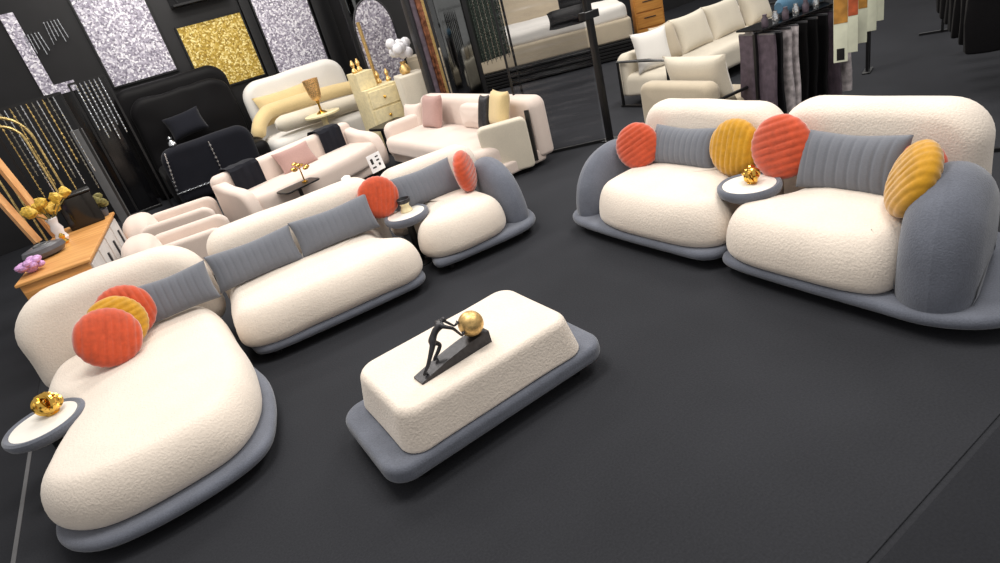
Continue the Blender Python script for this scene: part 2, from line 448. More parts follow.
# end module
en = thing('corner_sofa', 'end module of the left sofa with a rounded blue grey armrest', 'sofa', (2.04, 4.27, 0), ROTL)
obj('base', base_slab(smooth_poly([(-.34, .08), (-.2, .03), (.0, .02), (.45, .02), (.66, .12), (.74, .36), (.74, .8), (.6, 1.05), (.1, 1.1), (-.3, 1.05), (-.28, .8), (-.24, .45), (-.32, .25)], 8)), 'base', en)
obj('seat', puff(smooth_poly([(-.38, .3), (-.33, .12), (-.15, .02), (.1, .01), (.3, .05), (.42, .2), (.43, .5), (.42, .88), (.1, .95), (-.22, .92), (-.2, .65), (-.26, .47)], 8), .14, .455, (.06, .08), (.15, .225), n=8, crown=.02, wob=.008, seed=5), 'boucle', en)
obj('backrest', upright(puff(slab2(1.0, .146, .78, .19, .08, cx=.1), .86, 1.14, (.12, .13), (.12, .13), crown=.015, crownb=.02, wob=.012, seed=6)), 'boucle', en)
obj('armrest', sideways(puff(smooth_poly([(.16, .08), (.55, .06), (.86, .08), (.9, .4), (.8, .6), (.56, .67), (.32, .58), (.16, .36)], 8), .42, .67, (.15, .125), (.15, .125), crown=.01, crownb=.01)), 'base', en)
for x, y in ((-.2, .16), (.58, .2), (-.2, .95), (.58, .9)): foot(en, x, y)

# ------------------------------------------------------------------ right sofa (faces -X)
r1 = thing('right_sofa', 'left half of the right sofa with rounded grey armrest beside an orange cushion', 'sofa', (2.8, 3.2, 0), R_(-90))
# local frame: x along -v (to the right seen from the front), y away from the camera (+u)
obj('base', base_slab(smooth_poly([(-.89, .25), (-.74, .05), (-.3, .0), (.3, .0), (.62, .02), (.72, .16), (.62, .3), (.56, .5), (.66, .8), (.68, 1.0), (.1, 1.06), (-.7, 1.04), (-.94, .75)], 8)), 'base', r1)
obj('seat', puff(smooth_poly([(-.52, .3), (-.45, .1), (-.2, .01), (.2, -.0), (.5, .02), (.67, .12), (.7, .27), (.6, .42), (.54, .6), (.6, .84), (.3, .94), (-.2, .94), (-.48, .88), (-.53, .6)], 8), .14, .46, (.05, .07), (.15, .245), crown=.03, wob=.01, n=8, seed=11), 'boucle', r1)
obj('backrest', upright(puff(slab2(1.24, .146, .87, .22, .08, cx=.03), .8, 1.06, (.1, .11), (.1, .11), crown=.02, crownb=.02, wob=.01, seed=12)), 'boucle', r1)
obj('armrest', sideways(puff(smooth_poly([(.12, .08), (.5, .06), (.82, .08), (.9, .38), (.78, .57), (.54, .64), (.28, .56), (.12, .35)], 8), -.81, -.56, (.15, .125), (.15, .125), crown=.01, crownb=.01)), 'base', r1)
for x, y in ((-.7, .2), (.5, .15), (-.7, .9), (.5, .9)): foot(r1, x, y)
r2 = thing('right_sofa', 'right half of the right sofa with tall cream back and big grey armrest', 'sofa', (2.8, 1.9, 0), R_(-90))
obj('base', base_slab(smooth_poly([(-.57, .12), (-.48, .03), (-.2, .0), (.4, -.01), (.72, .0), (.95, .14), (1.03, .42), (.92, .72), (.68, .96), (.3, 1.07), (-.1, 1.08), (-.5, 1.02), (-.46, .8), (-.42, .5), (-.52, .28)], 8)), 'base', r2)
obj('seat', puff(smooth_poly([(-.58, .28), (-.53, .1), (-.35, .01), (0, -.01), (.3, .0), (.46, .08), (.5, .3), (.5, .6), (.48, .88), (.2, .94), (-.2, .94), (-.42, .86), (-.38, .6), (-.48, .44)], 8), .14, .46, (.05, .07), (.15, .245), crown=.03, wob=.01, n=8, seed=13), 'boucle', r2)
obj('backrest', upright(puff(slab2(1.18, .146, .9, .23, .08, cx=-.05), .8, 1.08, (.1, .12), (.1, .12), crown=.02, crownb=.02, wob=.01, seed=14)), 'boucle', r2)
obj('armrest', sideways(puff(smooth_poly([(-.38, .06), (0, .04), (.34, .06), (.42, .36), (.34, .58), (.04, .74), (-.26, .64), (-.4, .38)], 8), -.175, .175, (.2, .175), (.2, .175), n=8, crown=.012, crownb=.012)), 'base', r2, (.585, .43, 0), (0, 0, R_(14)))
for x, y in ((-.4, .15), (.7, .2), (-.4, .9), (.75, .9)): foot(r2, x, y)

# ------------------------------------------------------------------ side tables
def side_table(label, x, y, z, R=.2):
    t = thing('side_table', label, 'table', (x, y, 0), 0, 'round side tables with white tops')
    obj('tabletop', lathe([(R*.7, z-.004), (R*.8, z), (R*.82, z+.004), (R*.2, z+.005), (.001, z+.005)], 48), 'tabletop', t)
    obj('rim', lathe([(R*.55, z-.075), (R*.8, z-.068), (R*.96, z-.045), (R, z-.02), (R*.99, z), (R*.93, z+.012), (R*.85, z+.008), (R*.79, z-.003), (R*.5, z-.01)], 48), 'base', t)
    obj('pedestal', lathe([(.09, 0), (.095, .01), (.08, .02), (.035, .03), (.032, z-.07), (.08, z-.064)], 32), 'black', t)
    return t
TL, TM, TR = (-1.06, 4.16, .45), (1.76, 4.83, .48), (3.2, 2.46, .5)
side_table('round side table with white top at the left edge beside the chaise', *TL, .225)
side_table('round side table between the middle and end modules of left sofa', *TM)
side_table('round side table between the two halves of the right sofa', *TR)
def knot(name, label, loc, s=1, rz=0):
    t = thing(name, label, 'ornament', loc, rz)
    mb = MB()
    for k in range(5):
        mb.add(*torus(.042*s, .0145*s, 24, 8), T(.012*s*math.cos(k*2.4), .012*s*math.sin(k*2.4), .05*s+.006*s*(k % 3), rx=.5+.75*k, ry=.35*k, rz=1.1*k))
    obj('knot', mb, 'gold', t)
    obj('plinth', lathe([(.03*s, 0), (.032*s, .004*s), (.026*s, .012*s), (.02*s, .018*s)], 20), 'gold', t)
    return t
knot('gold_knot_ornament', 'large polished gold knot ornament on the table at the left edge', (TL[0]+.05, TL[1]+.06, TL[2]+.0055), 1.25, .4)
knot('gold_knot_ornament', 'small polished gold knot ornament on the table of the right sofa', (TR[0]+.02, TR[1]-.01, TR[2]+.0055), 1.0, 1.5)
vs = thing('gold_vase', 'small waisted vase with dark gold rim on left sofa table', 'vase', (TM[0]+.03, TM[1]+.04, TM[2]+.0055))
obj('body', lathe([(.05, 0), (.055, .006), (.046, .025), (.036, .05), (.042, .07), (.052, .08)], 28), 'palegold', vs)
obj('rim', lathe([(.052, .08), (.058, .084), (.06, .115), (.054, .118), (.048, .1), (.042, .085)], 28), 'bronze', vs)

# ------------------------------------------------------------------ cushions on sofas
RC = lambda R=.19, t=.15: round_geo(R, t)
zS = .44
cushion('round_cushion', RC(.205, .17), 'orange', 'front orange round cushion leaning over a yellow one on the chaise', (-.6, 4.58, zS+.19), R_(20), R_(-28), R_(30))
cushion('round_cushion', RC(.195, .14), 'mustard', 'yellow round cushion sandwiched between two orange ones on the chaise', (-.53, 4.76, zS+.2), R_(20), R_(-25), R_(90))
cushion('round_cushion', RC(.2, .15), 'orange', 'rear orange round cushion behind the yellow one on the chaise', (-.47, 4.92, zS+.2), R_(10), R_(-22), R_(0))
cushion('lumbar_cushion', lumbar_geo(.56, .31, .16, 10, .07), 'lumbar', 'grey pleated cushion on the chaise beside the orange cushions', (-.13, 4.99, zS+.16), R_(-6), R_(-22))
cushion('lumbar_cushion', lumbar_geo(.69, .31, .17, 12, .06), 'lumbar', 'left grey pleated cushion of the pair on the middle left sofa', (.5, 5.03, zS+.15), R_(-6), R_(-22))
cushion('lumbar_cushion', lumbar_geo(.69, .31, .17, 12, .06), 'lumbar', 'right grey pleated cushion of the pair on the middle left sofa', (1.18, 4.96, zS+.16), R_(-6), R_(-22))
cushion('round_cushion', RC(.185, .15), 'orange', 'orange round cushion behind the vase table on left sofa', (1.63, 5.0, zS+.22), R_(-6), R_(-15), R_(20))
cushion('lumbar_cushion', lumbar_geo(.64, .32, .16, 11, .05), 'lumbar', 'grey cushion on the end module of the left sofa', (2.06, 4.99, zS+.16), R_(-6), R_(-22))
cushion('round_cushion', RC(.19, .15), 'orange', 'orange round cushion seen edge on against end armrest of left sofa', (2.4, 4.78, zS+.19), R_(46), R_(-5), R_(84))
cushion('round_cushion', RC(.185, .15), 'orange', 'orange round cushion beside the far left armrest of right sofa', (3.36, 3.6, zS+.175), R_(-70), R_(-14), R_(60))
cushion('lumbar_cushion', lumbar_geo(.6, .31, .17, 11, .08), 'lumbar', 'grey pleated cushion on the left half of right sofa', (3.47, 3.22, zS+.16), R_(-90), R_(-20))
cushion('round_cushion', RC(.2, .15), 'mustard', 'mustard round cushion behind the knot table on right sofa', (3.44, 2.74, zS+.2), R_(-90), R_(-14), R_(4))
cushion('round_cushion', RC(.21, .16), 'orange', 'orange round cushion beside the mustard one at right sofa middle', (3.42, 2.37, zS+.24), R_(-90), R_(-12), R_(70))
cushion('lumbar_cushion', lumbar_geo(.62, .36, .18, 9, .1), 'lumbar', 'wide grey pleated cushion on the right half of right sofa', (3.42, 1.93, zS+.18), R_(-90), R_(-20))
cushion('round_cushion', RC(.205, .16), 'mustard', 'tilted mustard round cushion against the big right armrest', (3.2, 1.485, zS+.22), R_(-142), R_(-24), R_(30))
cushion('round_cushion', RC(.13, .1), 'orange', 'orange cushion peeking out behind the tilted mustard cushion', (3.42, 1.55, zS+.2), R_(-95), R_(-18))

# ------------------------------------------------------------------ coffee table and sculpture
ct = thing('coffee_table', 'cream upholstered rectangular coffee table on a blue grey base', 'table', (1.035, 2.68, 0))
obj('base', puff(rrect(1.38, .74, .13, 10, 8, 0, 0), .085, .185, (.03, .035), (.03, .035)), 'base', ct)
V, F = puff(rrect(1.13, .7, .12, 10, 8, .0, .0), .185, .415, (.02, .02), (.035, .04), crown=.006, wob=.006, seed=21)
V = [(x*(1-.08*(z-.185)/.23), y*(1-.1*(z-.185)/.23), z) for x, y, z in V]
obj('cushion_top', (V, F), 'boucle', ct)
for x in (-.5, .5):
    for y in (-.24, .24): foot(ct, x, y, .09, .04)

sc_ = thing('sculpture', 'dark bronze figure pushing a gold ball up a ramp on coffee table', 'sculpture', (.92, 2.555, .419), R_(3))
# ramp, local x -.22 .. .22
n = 16; V, F = [], []
def hz(t): return .012+.058*math.sin(min(1, t*1.02)*PI/2*1.0)
for i in range(n+1):
    t = i/n; x = -.22+.44*t
    for y in (-.045, .045): V += [(x, y, 0), (x, y, hz(t))]
for i in range(n):
    a = i*4; b = a+4
    F += [(a, a+1, b+1, b), (a+2, b+2, b+3, a+3), (a+1, a+3, b+3, b+1), (a, b, b+2, a+2)]
F += [(0, 2, 3, 1), (n*4, n*4+1, n*4+3, n*4+2)]
obj('ramp', (V, F), 'bronze', sc_, smooth=30)
bx, bz, br = .155, .07+.066, .068
obj('ball', ball(br, 20, bx, 0, bz), 'satingold', sc_)
def figure():
    P = {}; E = []; R = {}
    def add(k, p, r, parent=None):
        P[k] = p; R[k] = r
        if parent: E.append((parent, k))
    add('pelvis', (-.076, 0, .168), .0185)
    add('waist', (-.06, 0, .192), .016, 'pelvis'); add('chest', (-.034, 0, .216), .0225, 'waist')
    add('shoulders', (-.014, 0, .23), .018, 'chest'); add('neck', (.0, 0, .236), .009, 'shoulders')
    add('jaw', (.01, 0, .236), .0125, 'neck'); add('head', (.02, 0, .24), .016, 'jaw'); add('crown', (.029, 0, .244), .011, 'head')
    for s, tag_ in ((1, 'l'), (-1, 'r')):
        add('sh'+tag_, (-.012, .034*s, .226), .0115, 'shoulders')
        add('el'+tag_, (.03, .05*s, .196 if s < 0 else .214), .0088, 'sh'+tag_)
        wx = .074; wz = bz+(-.018 if s < 0 else .022)
        add('wr'+tag_, (wx, .028*s, wz), .0064, 'el'+tag_)
        add('palm'+tag_, (wx+.012, .024*s, wz+.004), .0066, 'wr'+tag_)
        for q in range(4):
            add('f%s%d' % (tag_, q), (wx+.027-.001*abs(q-1.5), (.022+.0075*(q-1.5))*s, wz+.016+.001*q), .002, 'palm'+tag_)
        add('th'+tag_, (wx+.014, (.022-.014)*s, wz+.013), .002, 'palm'+tag_)
    add('hipl', (-.08, .018, .158), .017, 'pelvis'); add('kneel', (-.034, .02, .11), .0122, 'hipl')
    add('calfl', (-.062, .02, .078), .0108, 'kneel'); add('anklel', (-.1, .02, .05), .0068, 'calfl'); add('toel', (-.07, .02, .0475), .0065, 'anklel')
    add('hipr', (-.086, -.018, .158), .017, 'pelvis'); add('kneer', (-.125, -.019, .102), .0122, 'hipr')
    add('calfr', (-.15, -.019, .066), .0108, 'kneer'); add('ankler', (-.19, -.019, .03), .0068, 'calfr'); add('toer', (-.162, -.019, .0285), .0065, 'ankler')
    ks = list(P); me = bpy.data.meshes.new('figure'); me.from_pydata([P[k] for k in ks], [(ks.index(a), ks.index(b)) for a, b in E], [])
    o = bpy.data.objects.new('figure', me); COL.objects.link(o); me.materials.append(M['bronze'])
    sk = o.modifiers.new('skin', 'SKIN'); sk.use_smooth_shade = True
    for i, k in enumerate(ks):
        me.skin_vertices[0].data[i].radius = (R[k], R[k]); me.skin_vertices[0].data[i].use_root = (k == 'pelvis')
    sb = o.modifiers.new('sub', 'SUBSURF'); sb.levels = 2; sb.render_levels = 2
    o.parent = sc_
    hd = MB()   # nose, brow and ears on the small head
    hd.add(*ball(.005, 6, .03, 0, .234, 1, .7, .8)); 
    for s in (1, -1): hd.add(*ball(.0055, 6, .016, .0155*s, .24, .6, .4, 1))
    obj('facial_features', hd, 'bronze', o)
figure()

# ------------------------------------------------------------------ price sign on the left sofa back
sg = thing('price_sign', 'small white price card standing on top of left sofa back', 'sign', (1.82, 5.29, .80), R_(20))
obj('card', xf(box(-.08, -.003, 0, .08, .003, .16, .001), T(rx=-.12)), 'paper', sg)
for x, z, w, h in ((-.04, .1, .028, .05), (.03, .095, .035, .014), (.03, .128, .035, .012), (-.035, .045, .045, .014), (.035, .055, .022, .025)):
    obj('printed_mark', xf(box(x-w/2, -.0045, z-h/2, x+w/2, -.0031, z+h/2, .0002), T(rx=-.12)), 'inkblack', sg)
tag(obj('paper_tag', puff(superell(.1, .06, 2.4, 24), 0, .035, (.01, .012), (.02, .015), crown=.01, wob=.015), 'paper', None, (1.52, 5.36, .815), (0, 0, .4)), 'crumpled white paper tag lying on top of left sofa back', 'tag')
# ------------------------------------------------------------------ the stands behind
CW = Matrix((cx_, -cy_, -cz_)).transposed()     # pixel ray -> room axes (x right, y down, z forward)
def ray(px, py): return CW @ Vector((px-500, py-281.5, F_PX))
def at_v(px, py, v): r = ray(px, py); return Vector((0, 0, CAMZ))+r*(v/r.y)
def at_u(px, py, u): r = ray(px, py); return Vector((0, 0, CAMZ))+r*(u/r.x)
def at_z(px, py, z): r = ray(px, py); return Vector((0, 0, CAMZ))+r*((z-CAMZ)/r.z)

# glitter panels on the back wall
def panel(label, u0, u1, z0, z1, m):
    t = thing('glitter_panel', label, 'wall panel', (0, WV-.06, 0))
    obj('glitter_board', box(u0, -.03, z0, u1, .03, z1, .004), m, t)
    obj('frame', MB().add(*box(u0-.03, -.02, z0-.03, u1+.03, .055, z0, .003)).add(*box(u0-.03, -.02, z0, u0, .055, z1+.03, .003)).add(*box(u1, -.02, z0, u1+.03, .055, z1+.03, .003)).add(*box(u0, -.02, z1, u1, .055, z1+.03, .003)), 'black', t)
panel('large silver glitter panel on the wall above the black bed', .42, 1.47, 2.0, 3.42, 'glit_silver')
panel('gold glitter panel on the wall between two silver panels', 1.76, 2.9, 1.5, 2.62, 'glit_gold')
panel('silver glitter panel on the wall behind the cream rolled sofa', 3.18, 4.2, 1.2, 3.4, 'glit_silver')
t = thing('glitter_panel', 'narrow silver glitter strip panel on the wall far left', 'wall panel', (0, WV-.06, 0))
obj('glitter_board', puff_simple([(-.6, 0), (-.1, 0), (-.1, .16), (-.4, .16), (-.4, 1.3), (-.6, 1.3)], -.03, .03, .002), 'glit_silver', t, (0, 0, 2.12), (R_(90), 0, 0))
struct('trim_2', box(2.95, WV-.12, 0, 3.12, WV, 4.4), 'black')
struct('trim_3', box(4.26, WV-.12, 0, 4.6, WV, 4.4), 'black')

# black bed with crystal trimmed footboard
bb = thing('black_bed', 'black upholstered bed with tall padded headboard below the silver panel', 'bed', (0, 0, 0))
obj('headboard', upright(puff(slab2(1.92, .0, 1.93, .3, .05, cx=1.2), 12.4, 12.75, (.14, .14), (.14, .14), crown=.03, wob=.02, seed=31)), 'blackfabric', bb)
obj('headboard_roll', upright(puff(slab2(1.7, .5, 1.72, .3, .05, cx=1.24), 12.2, 12.42, (.1, .1), (.1, .1), crown=.03, crownb=.03, wob=.03, seed=32)), 'blackfabric', bb)
obj('mattress', puff(rrect(1.7, 1.3, .1, 6, 6, 1.24, 11.6), .12, .62, (.05, .05), (.1, .1), crown=.03), 'blackfabric', bb)
obj('footboard', upright(puff(slab2(1.42, .1, .98, .2, .05, cx=1.16), 10.85, 11.1, (.1, .1), (.1, .1), crown=.01, wob=.01, seed=33)), 'navy', bb)
def beads(pts, r, step, m, name, parent):
    mb = MB(); P = [Vector(p) for p in pts]
    for a, b in zip(P[:-1], P[1:]):
        L = (b-a).length; k = max(1, int(L/step))
        for i in range(k):
            c = a+(b-a)*(i/k); V, F = ball(r*random.uniform(.8, 1.15), 3, c.x, c.y, c.z)
            mb.add(V, F)
    mb.add(*tube(pts, r*.35, 5))
    return obj(name, mb, m, parent, smooth=20)
beads([(.54, 10.83, .92), (.45, 10.83, .3), (1.2, 10.83, .3), (1.2, 10.83, .9)], .024, .06, 'crystal', 'crystal_trim', bb)
cushion('lumbar_cushion', square_geo(.62, .42, .2), 'navy', 'dark cushion on the black bed against its headboard', tuple(at_v(186, 124, 11.9)), 0, R_(-20), R_(-5))
for lab, p in (('small silver ornament on the footboard of the black bed', (.71, 10.97, .978)), ('small silver ornament on the mattress of the black bed', (.55, 11.35, .65))):
    o = obj('silver_ornament', lathe([(.04, 0), (.06, .03), (.05, .07), (.02, .1), (.03, .13), (.008, .16)], 14), 'crystal', None, p); tag(o, lab, 'ornament')

sp = at_v(206, 12, 12.8); sp.z += .22
ws_ = thing('wall_shelf', 'black wall shelf above the gold glitter panel', 'shelf', (sp.x, 12.8, sp.z))
obj('board', box(-.5, -.18, -.04, .5, .2, 0), 'black', ws_)
obj('back_board', box(-.5, .16, 0, .5, .2, .3), 'blackgloss', ws_)
for x in (-.4, .4): obj('bracket', bar((x, .15, .25), (x, -.12, 0), .03), 'black', ws_)
o = obj('white_ornament', lathe([(.05, 0), (.07, .04), (.06, .1), (.03, .13), (.045, .17), (.01, .21)], 14), 'porcelain', None, (sp.x+.02, 12.76, sp.z+.001)); tag(o, 'small white ornament on the black wall shelf above the gold panel', 'ornament')
for px, py, lab in ((38, 46, 'left crystal pendant cluster on the wall beside the glitter strip'), (57, 33, 'right crystal pendant cluster on the wall beside the large silver panel')):
    p = at_v(px, py, 12.9)
    t = thing('crystal_pendant', lab, 'pendant', (p.x, 12.9, p.z))
    obj('bracket', bar((0, .09, .2), (0, -.02, .2), .03), 'black', t)
    for k in range(5): beads([(.05*(k-2), 0, .18), (.06*(k-2), 0, -.15+.05*(k % 3))], .016, .07, 'crystal', 'bead_strand', t)
# cream rolled sofa behind
ws = thing('cream_sofa', 'cream sofa with tall white rounded back and pale gold roll', 'sofa', (0, 0, 0))
obj('backrest', upright(puff(slab2(1.98, .1, 1.47, .34, .1, cx=3.2), 12.1, 12.4, (.12, .12), (.12, .12), crown=.04, crownb=.02, wob=.015, seed=41)), 'white', ws)
roll = [at_v(x, y, v) for x, y, v in ((258, 138, 11.5), (260, 122, 11.6), (267, 112, 11.75), (285, 106, 11.85), (310, 98, 11.9), (335, 91, 11.9), (358, 86, 11.85), (372, 88, 11.7))]
RP = []
for i in range(len(roll)-1):
    for k in range(4): RP.append(roll[i].lerp(roll[i+1], k/4))
RP.append(roll[-1]); RP = [RP[0]]+[(RP[i-1]+RP[i]*2+RP[i+1])/4 for i in range(1, len(RP)-1)]+[RP[-1]]
obj('rolled_back', tube(RP, [.07]+[.125]*(len(RP)-2)+[.08], 14), 'goldfabric', ws)
obj('seat', puff(rrect(2.0, 1.0, .2, 6, 6, 3.15, 11.35), .12, .55, (.05, .05), (.12, .12), crown=.03), 'white', ws)
a_, b_ = at_v(276, 126, 11.0), at_v(366, 99, 11.0)
bl = obj('bolster_cushion', tube([a_.lerp(b_, t) for t in (0, .03, .08, .5, .92, .97, 1)], [.06, .11, .14, .145, .14, .11, .06], 16), 'ivory'); tag(bl, 'long pale bolster cushion lying along the cream rolled sofa', 'cushion')
cushion('square_cushion', square_geo(1.05, .55, .2), 'goldfabric', 'pale gold cushion against the white back of the rolled sofa', tuple(at_v(286, 104, 11.98)), 0, R_(-18), R_(0))

# goblet on its stand
gp = at_v(322, 113, 10.6)
st = thing('pedestal_table', 'pale gold pedestal table carrying the brass goblet', 'table', (gp.x, gp.y, 0))
obj('tabletop', lathe([(.2, gp.z-.05), (.3, gp.z-.03), (.3, gp.z-.004), (.28, gp.z)], 28), 'palegold', st)
obj('pedestal', lathe([(.2, 0), (.2, .03), (.05, .06), (.05, gp.z-.05)], 20), 'palegold', st)
gb = thing('goblet_vase', 'tall brass mesh goblet standing before the white rounded sofa back', 'vase', (gp.x, gp.y, gp.z+.001))
obj('cup', lathe([(.03, .2), (.08, .24), (.1, .32), (.12, .44), (.13, .56), (.12, .56), (.095, .34), (.03, .26)], 20), 'amberglass', gb)
obj('stem', lathe([(.09, 0), (.085, .015), (.022, .05), (.018, .14), (.035, .2)], 16), 'gold', gb)

# blush sofa with black throws
ps = thing('blush_sofa', 'blush pink sofa with two black throws behind the long left sofa', 'sofa', (.98, 7.72, 0), R_(17))
W2 = 2.25
obj('base', puff(rrect(W2-.1, .8, .2, 8, 6, W2/2, .42), .05, .2, (.03, .03), (.03, .03)), 'pink', ps)
obj('seat', puff(smooth_poly([(.14, .1), (.5, -.04), (W2/2, -.1), (W2-.5, -.04), (W2-.14, .1), (W2-.12, .5), (W2-.2, .68), (W2/2, .7), (.2, .68), (.12, .5)], 6), .18, .45, (.04, .05), (.07, .1), crown=.01), 'pink', ps)
obj('backrest', upright(puff(slab2(W2, .1, .74, .1, .05, cx=W2/2), .68, .88, (.07, .07), (.07, .07), crown=.01)), 'pink', ps)
for x0 in (0, W2-.16):
    obj('armrest', sideways(puff(smooth_poly([(.05, .1), (.4, .08), (.8, .1), (.82, .5), (.78, .66), (.5, .6), (.1, .5)], 6), x0-.02, x0+.16, (.06, .06), (.06, .06))), 'pink', ps)
def throw(label, x, w, y0, zt, drop_f, drop_b, half=.13):
    n = 12; V, F = [], []
    path = [(y0-half-.01, zt-drop_f), (y0-half-.012, zt-drop_f*.5), (y0-half-.008, zt-.03), (y0-half+.03, zt+.012), (y0, zt+.02), (y0+half-.03, zt+.012), (y0+half+.008, zt-.03), (y0+half+.012, zt-drop_b)]
    for y, z in path:
        for i in range(n+1): V.append((x+w*(i/n-.5), y+.006*math.sin(i*1.9), z+.004*math.cos(i*1.3)))
    m = len(V)
    V += [(a, b+(.008 if b > y0 else -.008), c+.008) for a, b, c in V]
    for j in range(len(path)-1):
        for i in range(n):
            a = j*(n+1)+i; F += [(a, a+1, a+n+2, a+n+1), (m+a, m+a+1, m+a+n+2, m+a+n+1)]
    for i in range(n):
        F.append((i, i+1, m+i+1, m+i)); k = (len(path)-1)*(n+1)+i; F.append((k, k+1, m+k+1, m+k))
    for j in range(len(path)-1):
        for e in (0, n): a = j*(n+1)+e; b = a+n+1; F.append((a, b, m+b, m+a))
    o = obj('throw', (V, F), 'navy'); o.matrix_world = ps_m; return tag(o, label, 'throw')
ps_m = Matrix.Translation((.98, 7.72, 0)) @ Matrix.Rotation(R_(17), 4, 'Z')
throw('black throw draped over the right end of the blush sofa back', 1.82, .38, .78, .75, .42, .3)
throw('black throw draped over the left end of the blush sofa back', .42, .42, .78, .75, .4, .3)
cushion('square_cushion', square_geo(.58, .34, .14), 'pinkpillow', 'dusty pink cushion on the blush sofa between its black throws', tuple(ps_m @ Vector((1.12, .56, .58))), R_(17), R_(-28))
# low black table with a gold flower
tp = at_z(298, 185, .42)
lt = thing('low_table', 'small black low table in front of the blush sofa', 'table', (tp.x, tp.y, 0), R_(15))
obj('tabletop', puff_simple(rrect(.5, .3, .05, 4, 1), .4, .42, .004), 'black', lt)
obj('stem', lathe([(.12, 0), (.12, .015), (.025, .03), (.025, .4)], 16), 'black', lt)
fl = thing('gold_flower_ornament', 'gold flower ornament on the small black low table', 'ornament', (tp.x+.1, tp.y+.02, .421))
obj('stem', lathe([(.04, 0), (.04, .01), (.01, .02), (.008, .2)], 10), 'gold', fl)
for k in range(7):
    a = k*2*PI/7; r = .06 if k % 2 else .09
    obj('petal', ball(.04, 5, r*math.cos(a), r*math.sin(a), .17+.03*(k % 3), 1, 1, .5), 'gold', fl)

# two blush armchairs
def armchair(label, u, v, rz):
    t = thing('blush_armchair', label, 'armchair', (u, v, 0), rz, 'blush armchairs behind the chaise')
    obj('backrest', sideways(puff(rrect(.68, .6, .28, 8, 4, 0, .34), -.16, .16, (.12, .12), (.12, .12), crown=.04, crownb=.03)), 'pink', t)
    obj('seat', puff(rrect(.72, .5, .08, 6, 4, .46, 0), .12, .4, (.04, .04), (.06, .06), crown=.02), 'pink', t)
    for x_ in (-.05, .75):
        for y in (-.25, .25): foot(t, x_, y, .13 if x_ > 0 else .07, .02)
    for y in (-.29, .29):
        obj('armrest', upright(puff(slab2(.84, .06, .53, .12, .04, cx=.46), y-.055, y+.055, (.045, .045), (.045, .045))), 'pink', t)
    return t
armchair('nearer blush pink armchair with rounded back behind the chaise', -.27, 7.25, R_(-12))
armchair('farther blush pink armchair with rounded back beside the black bed', -.2, 8.45, R_(-12))

# pink sofa at the end of the row
pk = thing('pink_sofa', 'pale pink sofa with a square side panel next to clear film', 'sofa', (0, 0, 0))
obj('base', puff(rrect(.85, 2.75, .1, 6, 6, 3.62, 7.18), .05, .2, (.03, .03), (.03, .03)), 'pink', pk)
obj('seat', puff(rrect(.8, 2.6, .12, 6, 8, 3.52, 7.18), .2, .43, (.04, .04), (.08, .09), crown=.02, wob=.01), 'pink', pk)
obj('backrest', sideways(puff(slab2(2.85, .1, .79, .12, .05, cx=7.2), 3.9, 4.14, (.08, .08), (.08, .08), crown=.02)), 'pink', pk)
obj('tufted_back_cushion', sideways(puff(slab2(.62, .43, .74, .1, .08, cx=6.9), 3.76, 3.92, (.06, .06), (.06, .06), crown=.02, crownb=.02)), 'pink', pk)
obj('side_panel', upright(puff(slab2(.56, .06, .64, .07, .05), -.07, .07, (.03, .03), (.03, .03))), 'ivory', pk, (3.55, 5.9, 0), (0, 0, R_(-27)))
obj('panel_bar', bar((3.83, 5.78, .1), (3.86, 5.8, .68), .05, .03), 'black', pk)  # black upright bar between side panel and backrest
obj('armrest', upright(puff(slab2(.7, .1, .6, .12, .05), -.09, .09, (.06, .06), (.06, .06))), 'pink', pk, (3.55, 8.5, 0))
for x, y in ((3.3, 5.98), (3.95, 6.0), (3.3, 8.5), (3.95, 8.5)): foot(pk, x, y, .055, .02)
cushion('square_cushion', square_geo(.52, .46, .16), 'pinkpillow', 'dusty pink cushion at the far end of the pale pink sofa', tuple(at_u(432, 112, 3.72)), R_(-90), R_(-18))
cushion('square_cushion', square_geo(.42, .4, .16), 'pink', 'pale pink cushion tucked behind the dusty pink one', tuple(at_u(414, 117, 3.74)), R_(-80), R_(-14))
cushion('square_cushion', square_geo(.44, .42, .16), 'goldfabric', 'pale gold cushion on the pale pink sofa', tuple(at_u(499, 109, 3.72)), R_(-100), R_(-18))
cushion('square_cushion', square_geo(.2, .42, .1), 'bronze', 'narrow dark cushion beside the pale gold one of pink sofa', tuple(at_u(484, 113, 3.66)), R_(-90), R_(-18))
cb = at_z(394, 123, .45)
blk = thing('side_table', 'black block side table between blush sofa and pale pink sofa', 'table', (cb.x, cb.y, 0), R_(15))
obj('tabletop', puff_simple(rrect(.6, .6, .03, 4, 1), .42, .46, .005), 'black', blk)
obj('column', puff_simple(rrect(.36, .36, .03, 4, 1), 0, .42, .005), 'blackgloss', blk)

# dressing corner
va = thing('dressing_table', 'pale gold dressing table with drawers beside the arched mirror', 'dressing table', (3.8, 9.9, 0))
obj('cabinet', box(-.28, -.25, 0, .3, .3, .98), 'palegold', va)
for k in range(3):
    d_ = obj('drawer', box(-.24, -.275, .1+.29*k, .26, -.245, .36+.29*k), 'palegold', va)
    obj('knob', ball(.025, 6, .01, -.29, .23+.29*k), 'gold', d_)
obj('shelf_box', box(-.28, -.1, .98, .02, .3, 1.25), 'palegold', va)
iv = thing('ivory_cabinet', 'ivory box cabinet with rounded edges beside the copper column', 'cabinet', (4.22, 9.35, 0), R_(-12))
obj('body', puff(rrect(.44, .5, .06, 6, 4), .05, 1.06, (.02, .02), (.03, .03)), 'ivory', iv)
obj('plinth', puff_simple(rrect(.4, .46, .05, 4, 1), 0, .05, .003), 'black', iv)
am = thing('arched_mirror', 'tall arched mirror with gold frame and painted silver glitter reflection', 'mirror', (4.42, 10.6, 0))
